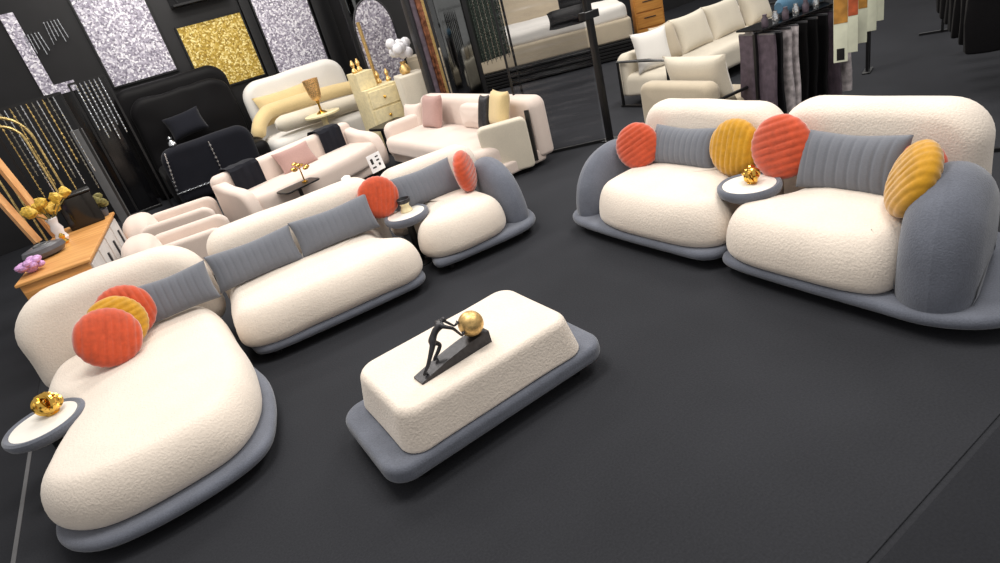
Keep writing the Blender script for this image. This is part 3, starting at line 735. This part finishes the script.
arch = [(-.34, .1), (.34, .1)]+[(.34*math.cos(a), 1.75+.5*math.sin(a)) for a in [PI*k/16 for k in range(17)]]
obj('painted_mirror_glass', upright(puff_simple(arch, -.012, .012, .003)), 'glit_silver', am)  # glitter reflection is painted into the glass colour
fr = [(x*1.06, -.0, z) for x, z in arch]
obj('frame', tube(fr, .018, 8, True), 'bronze', am)
obj('stand', box(-.36, -.05, 0, .36, .2, .1), 'palegold', am)
pl_ = at_v(372, 66, 10.2)
po = obj('gold_post', tube([(pl_.x, 10.2, 0), (pl_.x, 10.2, 1.95)], .03, 10), 'satingold'); tag(po, 'slim gold post standing left of the arched mirror', 'post')
swp = at_v(404, 68, 9.45)
sw = thing('white_flower_ornament', 'white and gold flower ornament standing on the ivory cabinet', 'ornament', (4.17, 9.35, 1.062))
obj('vase', lathe([(.06, 0), (.09, .04), (.08, .1), (.04, .15), (.05, .19)], 16), 'satingold', sw)
for k in range(9):
    a = k*2.4; r = .05+.018*k
    obj('bloom', ball(.085, 5, r*math.cos(a)*.9, r*math.sin(a)*.8, .3+.045*(k % 5)), 'porcelain', sw)
for k in range(5):
    p = at_v(382+5*k, 58+4*(k % 2), 10.0)
    o = obj('gold_figurine', lathe([(.04, 0), (.05, .03), (.02, .08), (.04, .13), (.012, .2)], 10), 'satingold', None, (3.58+.13*k, 9.95+.1*(k % 2), 1.251 if k < 2 else .981))
    tag(o, 'small gold figurine standing in the row on the dressing table', 'figurine', 'gold figurines on the dressing table')
# framed mirror on the wall between the panels
fm = thing('framed_mirror', 'dark framed mirror leaning right of the silver glitter panel', 'mirror', (4.95, 12.2, 0))
obj('glass', box(-.3, -.02, .3, .3, .0, 2.7), 'mirror', fm)
obj('frame', MB().add(*box(-.38, -.03, .2, -.3, .04, 2.8)).add(*box(.3, -.03, .2, .38, .04, 2.8)).add(*box(-.3, -.03, .2, .3, .04, .3)).add(*box(-.3, -.03, 2.7, .3, .04, 2.8)), 'black', fm)
obj('foot_rail', box(-.4, -.1, 0, .4, .2, .2), 'black', fm)
# copper column, mirror and bead curtain
cc = thing('copper_column', 'copper and rose gold mosaic column left of dark mirror panel', 'column', (4.46, 8.95, 0))
for x0, x1, y, m in ((-.17, -.1, 0, 'bronze'), (-.1, -.03, -.03, 'mauve'), (-.03, .06, -.05, 'copper'), (.06, .12, -.02, 'satingold'), (.12, .16, 0, 'bronze')):
    obj('strip', box(x0, y-.04, .02, x1, .1, 2.9), m, cc)
obj('base', box(-.2, -.12, 0, .2, .14, .02), 'black', cc)
mp = thing('mirror_panel', 'dark grey mirror panel standing right of the copper column', 'mirror', (5.0, 9.05, 0), R_(-6))
obj('glass', box(-.27, -.012, .03, .27, .012, 2.8), 'mirror', mp)
obj('edge_post', box(.27, -.03, 0, .34, .03, 2.8), 'black', mp)
obj('foot_rail', box(-.3, -.1, 0, .3, .1, .03), 'black', mp)
M['backing'] = plain('dark_green_backing', lin(42, 48, 44), rough=.8, var=.3, scale=14)
def strands(name, label, cat, y, us, z0s, z1, m, r, rail_z, post=True, step=.05):
    t = thing(name, label, cat, (0, y, 0))
    for k, u in enumerate(us):
        beads([(u, 0, z1), (u, 0, z0s[k % len(z0s)])], r, step, m[k % len(m)], 'bead_strand', t)
    obj('rail', bar((us[0]-.08, 0, z1+.01), (us[-1]+.08, 0, z1+.01), .03), 'black', t)
    if post:
        for x in (us[0]-.08, us[-1]+.08): obj('post', bar((x, .03, 0), (x, .03, z1+.02), .03), 'black', t)
    return t
strands('bead_curtain', 'green grey bead curtain on black posts right of mirror panel', 'curtain', 9.4, [5.64+.031*k for k in range(19)], [.8, .86, .76], 2.4, ['greenbead', 'greenbead', 'smoke'], .016, 0)
bk_ = [o for o in COL.objects if o.name.startswith('bead_curtain') and not o.parent][0]
obj('added_backing', box(5.6, .05, .82, 6.24, .06, 2.4, .002), 'backing', bk_)  # added dark sheet, stops the pale mattress behind showing through the beads
strands('bead_curtain', 'bright crystal bead curtain hanging beside the black bed', 'curtain', 11.3, [-.1+.065*k for k in range(6)], [1.5, 1.36, 1.44, 1.3], 2.2, ['crystal'], .017, 0)
strands('bead_curtain', 'gold and smoke bead curtain above the honey wood console', 'curtain', 9.0, [-.95+.055*k for k in range(12)], [1.1, 1.35, 1.0, 1.2], 2.12, ['goldbead', 'smoke', 'crystal'], .013, 0)
ar = thing('arched_lamp', 'gold double arch lamp stand at the far left behind the console', 'lamp', (-.98, 8.9, 0))
for R in (.26, .18):
    obj('arch', tube([(R*math.cos(PI*k/20), 0, 1.75+R*1.2*math.sin(PI*k/20)) for k in range(21)], .016, 8), 'goldbead', ar)
for x in (-.26, -.18, .18, .26): obj('post', tube([(x, 0, .02), (x, 0, 1.76)], .012, 8), 'goldbead', ar)
obj('base', puff_simple(rrect(.7, .25, .05, 4, 1), 0, .025, .004), 'black', ar)
gpn = thing('grey_panel', 'plain dark grey panel board standing left of the black bed', 'panel', (-.34, 10.0, 0))
obj('board', box(-.075, -.02, 0, .075, .02, 1.66), 'greypaint', gpn)
obj('foot', box(-.1, -.12, 0, .1, .12, .025), 'black', gpn)
bc_ = thing('black_column', 'tall black display column on the wall at far left', 'column', (-.16, 12.3, 0))
obj('shaft', box(-.32, -.2, .05, .32, .2, 2.12), 'blackgloss', bc_)
obj('plinth', box(-.35, -.24, 0, .35, .24, .05), 'black', bc_)

# honey wood console with its things
CM = Matrix.Translation((-1.22, 6.38, 0)) @ Matrix.Rotation(R_(-8), 4, 'Z')
cn = thing('console_cabinet', 'honey wood console with white slatted side behind the chaise', 'cabinet', (-1.22, 6.38, 0), R_(-8))
cx0, cx1, cy0, cy1, cz = 0, .6, 0, 1.95, .8
obj('carcass', box(cx0+.02, cy0+.03, .06, cx1-.03, cy1-.02, cz-.03), 'wood', cn)
obj('top', box(cx0, cy0, cz-.03, cx1, cy1, cz, .006), 'wood', cn)
obj('front_board', box(cx0+.03, cy0+.012, .1, cx1-.03, cy0+.034, cz-.09), 'wood', cn)
for k in range(4):
    y = cy0+.06+k*.465
    d_ = obj('drawer', box(cx1-.035, y, .12, cx1-.012, y+.42, cz-.06), 'whitepaint', cn)
    obj('handle', box(cx1-.014, y+.19, .2, cx1+.004, y+.23, cz-.16), 'bronze', d_)
obj('plinth', box(cx0+.05, cy0+.08, 0, cx1-.06, cy1-.06, .06), 'black', cn)
def on_top(px, py): p = at_z(px, py, cz+.001); return p
p = on_top(48, 256)
sv = thing('stone_bowl', 'dark grey stone bowl with spout on the honey wood console', 'bowl', tuple(p), .4)
obj('body', [(lambda g: ([(x*1.5, y, z) for x, y, z in g[0]], g[1]))(lathe([(.06, 0), (.11, .02), (.13, .06), (.12, .1), (.07, .12), (.05, .11)], 24))][0], 'stone', sv)
obj('rim', torus(.06, .012, 20, 8), 'greypaint', sv, (0, 0, .118))
p = on_top(34, 272)
lf = thing('lilac_flower_ornament', 'lilac flower ornament at the near corner of the console', 'flower', (p.x, p.y, p.z))
obj('core', ball(.06, 8, 0, 0, .06), 'lilac', lf)
for k in range(12):
    a = k*2.4; r = .075
    obj('petal', ball(.042, 5, r*math.cos(a), r*math.sin(a), .05+.05*(k % 3)/2, 1, 1, .7), 'lilac', lf)
p = on_top(64, 240)
wv = thing('porcelain_vase', 'slim white porcelain vase with yellow flowers on the console', 'vase', tuple(p))
obj('body', lathe([(.05, 0), (.065, .03), (.045, .08), (.06, .13), (.04, .18), (.055, .24), (.05, .25), (.03, .2)], 20), 'porcelain', wv)
yf = thing('yellow_flower_bunch', 'bunch of yellow dried flowers in the white porcelain vase', 'flowers', (p.x, p.y, p.z+.2))
for k in range(9):
    a = k*2.4; r = .05+.024*k; h = .1+.05*(k % 3)
    obj('flower_stem', tube([(0, 0, 0), (r*.5*math.cos(a), r*.5*math.sin(a), h*.6), (r*math.cos(a), r*math.sin(a), h)], .006, 5), 'leaf', yf)
    V, F = ball(.055, 5, r*math.cos(a), r*math.sin(a), h+.03); V = [tuple(Vector(q)+noise.noise_vector(Vector(q)*25)*.03) for q in V]
    obj('flower_head', (V, F), 'yellow', yf)
p = on_top(84, 222)
bx_ = thing('black_box', 'black glossy display box at the back of the honey console', 'box', tuple(CM @ Vector((.36, 1.72, cz+.001))), R_(4))
obj('body', box(-.17, -.12, 0, .17, .12, .34, .01), 'blackgloss', bx_)
obj('lid', box(-.18, -.13, .34, .18, .13, .365, .008), 'black', bx_)
pt = thing('dried_plant', 'small dried brown plant in a pot on the console corner', 'plant', tuple(CM @ Vector((.52, 1.85, cz+.001))))
obj('pot', lathe([(.04, 0), (.055, .05), (.06, .08), (.05, .08), (.04, .05)], 16), 'stone', pt)
for k in range(9):
    a = k*2.4; obj('leaf', ball(.04, 4, .05*math.cos(a), .05*math.sin(a), .13+.03*(k % 4), 1.3, .6, 1), 'leaf', pt)
gl_ = obj('gold_charm', lathe([(.03, 0), (.04, .02), (.02, .05), (.03, .08), (.01, .11)], 12), 'gold', None, tuple(on_top(66, 243))); tag(gl_, 'small gold charm on the console beside the stone bowl', 'ornament')
wf = thing('wooden_easel', 'pine wood easel with two slanted posts at the left edge', 'easel', (0, 0, 0))
e1 = at_z(57, 236, cz); e2 = at_v(2, 168, e1.y+.1)
f1 = at_z(39, 243, cz); f2 = at_v(2, 202, f1.y+.1)
for a, b in ((e1, e2), (f1, f2)):
    dirv = (b-a).normalized(); lo = a-dirv*((a.z-cz-.01)/dirv.z); hi = a+dirv*((2.0-a.z)/dirv.z)
    obj('post', bar(lo, hi, .075, .05), 'woodz', wf)
    if a is e1: l0, h0 = lo, hi
    else: obj('crossbar', bar(l0.lerp(h0, .75), lo.lerp(hi, .75), .04), 'woodz', wf)

# black post and rippled clear film
bpst = thing('black_post', 'square black post standing left of the right sofa', 'post', (4.83, 5.62, 0))
obj('shaft', box(-.033, -.033, .02, .033, .033, 3.2), 'black', bpst)
obj('clamp', box(-.1, -.06, 1.4, .1, .06, 1.48), 'black', bpst)
obj('foot_plate', box(-.1, -.1, 0, .1, .1, .02), 'black', bpst)
fp = thing('clear_film_screen', 'rippled clear film screen stretched between black posts', 'screen', (4.78, 5.66, 0), math.atan2(.5, -.62))
L_ = .95; nn, V, F = 60, [], []
for j in range(nn+1):
    z = .03+2.6*j/nn; off = .012*math.sin(j*1.9)
    for i in range(9): V.append((L_*i/8, off*math.sin(PI*i/8)+.01*math.sin(i+j*.6), z))
for j in range(nn):
    for i in range(8): a = j*9+i; F.append((a, a+1, a+10, a+9))
obj('film', (V, F), 'film', fp, smooth=None)
obj('bottom_bar', bar((0, 0, .02), (L_, 0, .02), .03), 'black', fp)
obj('end_post', bar((L_, 0, 0), (L_, 0, 2.7), .025), 'black', fp)

# bed on black plinth far behind
bd = thing('upholstered_bed', 'grey beige upholstered bed on a black plinth beyond the film', 'bed', (6.6, 10.9, 0), R_(-38))
obj('plinth', box(-.6, .25, 0, 2.95, 2.6, .34), 'blackgloss', bd)
for k in range(5): obj('plinth_slat', box(-.6, .2, .03+.062*k, 2.95, .25, .07+.062*k), 'black', bd)
obj('frame', puff(rrect(3.4, 2.2, .12, 6, 6, 1.2, 1.4), .34, .72, (.04, .04), (.05, .06)), 'beige', bd)
obj('mattress', puff(rrect(3.3, 2.1, .15, 6, 8, 1.2, 1.4), .7, .98, (.08, .08), (.1, .12), crown=.03, wob=.04, seed=51), 'white', bd)
obj('headboard', box(.2, 2.4, .3, 1.6, 2.6, 1.9, .03), 'beige', bd)
cushion('square_cushion', square_geo(.7, .4, .2), 'blackfabric', 'black cushion on the far bed beside the black post', tuple(at_z(567, 17, 1.1)), R_(-38), R_(-50))
fc = thing('beige_chest', 'beige drawer unit standing left of the far bed', 'cabinet', (6.2, 12.35, 0), R_(-38))
obj('body', box(-.5, -.25, 0, .5, .25, 1.0, .01), 'beige', fc)
for k in range(3): obj('drawer', box(-.46, -.275, .06+.3*k, .46, -.245, .33+.3*k), 'beige', fc)
# amber wood chest
c0 = at_z(640, 50, 0); c1 = at_z(668, 43, 0)
dd = (c1-c0); wd = dd.length; an = math.atan2(dd.y, dd.x)
wc = thing('wooden_chest', 'amber wood chest of four drawers behind the long cream sofa', 'chest of drawers', (c0.x, c0.y, 0), an)
obj('carcass', box(0, .03, .04, wd, .6, 1.35, .01), 'chestwood', wc)
for k in range(4):
    d_ = obj('drawer', box(.03, -.0, .1+.3*k, wd-.03, .035, .37+.3*k), 'chestwood', wc)
    obj('handle', box(wd*.3, -.02, .27+.3*k, wd*.7, .002, .285+.3*k, .002), 'bronze', d_)
obj('plinth', box(.03, .05, 0, wd-.03, .55, .04), 'black', wc)

# long cream sofa with metal arm frames
lc = thing('cream_long_sofa', 'long cream sofa with loose cushions and black metal arm frames', 'sofa', (6.1, 5.74, 0), R_(3))
obj('seat', puff(rrect(3.1, .85, .12, 6, 8, 1.55, .42), .14, .44, (.05, .05), (.09, .1), crown=.03, wob=.02, seed=61), 'ivory', lc)
obj('backrest', upright(puff(slab2(3.1, .14, .7, .12, .05, cx=1.55), .72, .95, (.08, .08), (.08, .08), crown=.02, wob=.02, seed=62)), 'ivory', lc)
for x in (-.03, 3.13):
    obj('arm_frame', tube([(x, .02, .02), (x, .02, .6), (x, .3, .62), (x, .86, .62), (x, .86, .02)], .022, 8), 'black', lc)
    obj('floor_rail', bar((x, -.06, .015), (x, .9, .015), .03), 'black', lc)
lm = Matrix.Translation((6.1, 5.74, 0)) @ Matrix.Rotation(R_(3), 4, 'Z')
for x, y, w_, m, lab in ((.28, .5, .5, 'white', 'white cushion at the left arm of the long cream sofa'), (.62, .55, .44, 'beige', 'beige cushion second from left arm of long cream sofa'), (1.2, .56, .74, 'ivory', 'wide ivory back cushion left of centre on long cream sofa'), (1.95, .56, .78, 'ivory', 'wide ivory back cushion right of centre on long cream sofa'), (2.72, .55, .6, 'ivory', 'ivory cushion at the far right end of long cream sofa')):
    cushion('square_cushion', square_geo(w_, .54, .24), m, lab, tuple(lm @ Vector((x, y, .68))), R_(3 if x > .4 else -25), R_(-18))
# ivory armchair seen from behind
ic = thing('ivory_armchair', 'ivory low armchair seen from behind the right sofa', 'armchair', (4.78, 4.53, 0), R_(-3))
obj('backrest', sideways(puff(slab2(.98, .1, .68, .1, .05), 0, .2, (.07, .07), (.07, .07), crown=.02, crownb=.02)), 'beige', ic)
obj('seat', puff(rrect(.78, .94, .08, 6, 6, .55, 0), .12, .42, (.04, .04), (.07, .07), crown=.02), 'beige', ic)
for y in (-.5, .5): obj('arm_frame', tube([(.1, y, .02), (.1, y, .5), (.9, y, .5), (.9, y, .02)], .02, 8), 'black', ic)
cushion('square_cushion', square_geo(.84, .5, .2), 'ivory', 'large ivory cushion standing on the armchair behind right sofa', (5.12, 4.45, .65), R_(-93), R_(14))

# cloth sample rack
rk = thing('sample_rack', 'black rack holding rows of hanging cloth samples', 'rack', (5.25, 3.86, 0), R_(-8))
RL = 1.12
for x in (0, RL): obj('post', bar((x, 0, 0), (x, 0, 1.02), .03), 'black', rk)
for x in (0, RL): obj('foot', bar((x, -.25, .015), (x, .25, .015), .03), 'black', rk)
obj('top_rail', bar((-.03, 0, 1.02), (RL+.03, 0, 1.02), .025), 'steel', rk)
obj('shelf', box(-.03, -.12, 1.03, RL+.03, .2, 1.05), 'blackgloss', rk)
rm = Matrix.Translation((5.25, 3.86, 0)) @ Matrix.Rotation(R_(-8), 4, 'Z')
def hang(i, x, w, m, lab, z0, z1=.99, yy=0):
    n = 10; V, F = [], []
    for s_ in (-1, 1):
        for j in range(9):
            z = z1+(z0-z1)*j/8
            for k in range(n+1):
                V.append((x+s_*.012+.02*math.sin(k*1.7+i)*(j/8)+.01*math.sin(j*.9+i), yy+w*(k/n-.5), z))
    o_ = 9*(n+1)
    for j in range(8):
        for k in range(n): a = j*(n+1)+k; F += [(a, a+1, a+n+2, a+n+1), (o_+a, o_+a+1, o_+a+n+2, o_+a+n+1)]
    for k in range(n): F.append((k, k+1, o_+k+1, o_+k)); b = 8*(n+1)+k; F.append((b, b+1, o_+b+1, o_+b))
    for j in range(8):
        for e in (0, n): a = j*(n+1)+e; F.append((a, a+n+1, o_+a+n+1, o_+a))
    t = thing('cloth_sample', lab, 'cloth sample', tuple(rm @ Vector((0, 0, 0))), R_(-8))
    obj('cloth', (V, F), m, t)
    obj('hanger', MB().add(*bar((x, yy-w/2, z1+.005), (x, yy+w/2, z1+.005), .018)).add(*tube([(x, 0, z1), (x, .0, 1.03), (x, .02, 1.04)], .006, 6)), 'steel', t)
cl = [('mauve', 'dark mauve cloth sample hanging at the near end of rack', .02), ('black', 'plain black cloth sample second from the near end of rack', .1), ('marble', 'marbled pale cloth sample between the two plain black ones', .22), ('marble', 'marbled pale cloth sample just before the black velvet samples', .31), ('blackfabric', 'black velvet sample just past the marbled cloth samples', .43), ('blackfabric', 'black velvet sample in the middle of the dark row on rack', .56), ('blackfabric', 'black velvet sample last of the dark row on rack', .69), ('mauve', 'mauve patterned cloth sample near the far end of rack', .86), ('marble', 'marbled cloth sample last at the far end of rack', 1.0)]
for i, (m, lab, x) in enumerate(cl): hang(i, x, .42, m, lab, .12+.03*(i % 3))
br_ = obj('blue_bolster', tube([(0, 0, 0), (.03, 0, 0), (.06, 0, 0), (.6, 0, 0), (.63, 0, 0), (.66, 0, 0)], [.05, .075, .085, .085, .075, .05], 16), 'blue', None, tuple(rm @ Vector((.42, .1, 1.137))), (0, 0, R_(-8))); tag(br_, 'teal blue cloth roll lying on top of the sample rack', 'cloth roll')
for k in range(6):
    o = obj('sample_jar', lathe([(.025, 0), (.03, .01), (.03, .07), (.018, .09), (.02, .11)], 12), 'crystal' if k % 2 else 'mauve', None, tuple(rm @ Vector((.06+.13*k, -.07, 1.0505))))
    tag(o, 'small sample jar in the row on top of the cloth rack', 'jar', 'jars on top of the cloth rack')

# hanging colour cards on their stand
g0, g1 = Vector((5.48, 3.18, 0)), Vector((7.6, 3.98, 0))
cs = thing('card_stand', 'black stand carrying the hanging colour cards', 'stand', (g0.x, g0.y, 0), math.atan2(g1.y-g0.y, g1.x-g0.x))
CL = (g1-g0).length
obj('rail', bar((-.05, 0, 1.36), (CL+.05, 0, 1.36), .03), 'black', cs)
for x in (CL*.97, CL+.05): obj('post', bar((x, .09, 0), (x, .09, 1.36), .03), 'black', cs)
obj('base', box(CL*.93, .05, 0, CL+.1, .13, .02), 'black', cs)
cards = [('ambercard', 'pale colour card with amber top nearest on the card stand', 0, .66), ('redcard', 'pale colour card with rust top second on card stand', .23, .62), ('ambercard', 'pale colour card third on the hanging card stand', .47, .58), ('whitecard', 'pale colour card fourth on the hanging card stand', .75, .56), ('ambercard', 'pale colour card fifth on the hanging card stand', 1.0, .55)]
for m, lab, f, z0 in cards:
    p = g0.lerp(g1, f)
    t = thing('colour_card', lab, 'colour card', (p.x, p.y, 0), R_(-62))
    obj('card', box(-.055, -.008, z0, .055, .008, 1.345, .003), 'whitecard', t)
    obj('colour_field', box(-.053, -.0115, z0+.33, .053, -.0085, 1.33, .001), m, t)
    if f == 0: obj('black_window', box(-.03, -.0115, z0+.02, .03, -.0085, z0+.12, .001), 'black', t)
# dark garments at the right edge
gr = thing('garment_rail', 'black clothes rail at the far right edge', 'rail', (7.2, 2.85, 0), R_(30))
obj('rail', bar((-2.1, 0, 1.6), (2.4, 0, 1.6), .03), 'black', gr)
for x in (-2.1, 2.4): obj('post', bar((x, 0, 0), (x, 0, 1.6), .03), 'black', gr); obj('foot', bar((x, -.25, .015), (x, .25, .015), .03), 'black', gr)
gm = Matrix.Translation((7.2, 2.85, 0)) @ Matrix.Rotation(R_(30), 4, 'Z')
for k in range(7):
    x = -1.0+.34*k
    lab = ['nearest', 'second', 'third', 'fourth', 'fifth', 'sixth', 'farthest'][k]+' dark garment counted along the rail at the far right edge'
    t = thing('garment', lab, 'garment', tuple(gm @ Vector((x, 0, 0))), R_(30))
    obj('cloth', xf(puff(smooth_poly([(-.2, -.06), (0, -.08), (.2, -.06), (.22, .0), (.2, .06), (0, .08), (-.2, .06), (-.22, 0)], 4), .5, 1.52, (.02, .02), (.06, .1), wob=.03, seed=k), T(rz=R_(90))), 'blackfabric', t)
    obj('shiny_edge', bar((-.1, -.215, .56), (-.1, -.205, 1.3), .02), 'crystal' if k in (1, 2, 4) else 'bronze', t)
    obj('hanger', tube([(0, 0, 1.5), (0, 0, 1.585), (.0, .02, 1.61)], .008, 6), 'steel', t)


# ------------------------------------------------------------------ light
w = bpy.data.worlds.new('hall'); SC.world = w; w.use_nodes = True
w.node_tree.nodes['Background'].inputs[0].default_value = (1, .97, .94, 1)
w.node_tree.nodes['Background'].inputs[1].default_value = .5
def area(name, loc, size, power, col=(1, .96, .9), rot=(0, 0, 0)):
    l = bpy.data.lights.new(name, 'AREA'); l.shape = 'RECTANGLE'; l.size, l.size_y = size; l.energy = power; l.color = col
    o = bpy.data.objects.new(name, l); COL.objects.link(o); o.location = loc; o.rotation_euler = rot; return o
area('ceiling_lamp', (.8, 3.2, 5.2), (2.2, 1.2), 135)
area('ceiling_lamp', (3.6, 1.2, 5.2), (2.2, 1.2), 115)
area('ceiling_lamp', (1.5, 7.6, 5.2), (3.0, 1.2), 150)
area('ceiling_lamp', (6.5, 5.0, 5.2), (2.2, 1.2), 165)
area('ceiling_lamp', (1.5, 10.6, 5.2), (4.0, 1.0), 170)
area('ceiling_lamp', (9.0, 10.5, 5.2), (2.2, 1.2), 165)
SC.view_settings.view_transform = 'Standard'; SC.view_settings.look = 'None'
SC.view_settings.gamma = 1; SC.view_settings.use_curve_mapping = False; SC.view_settings.exposure = 0.12
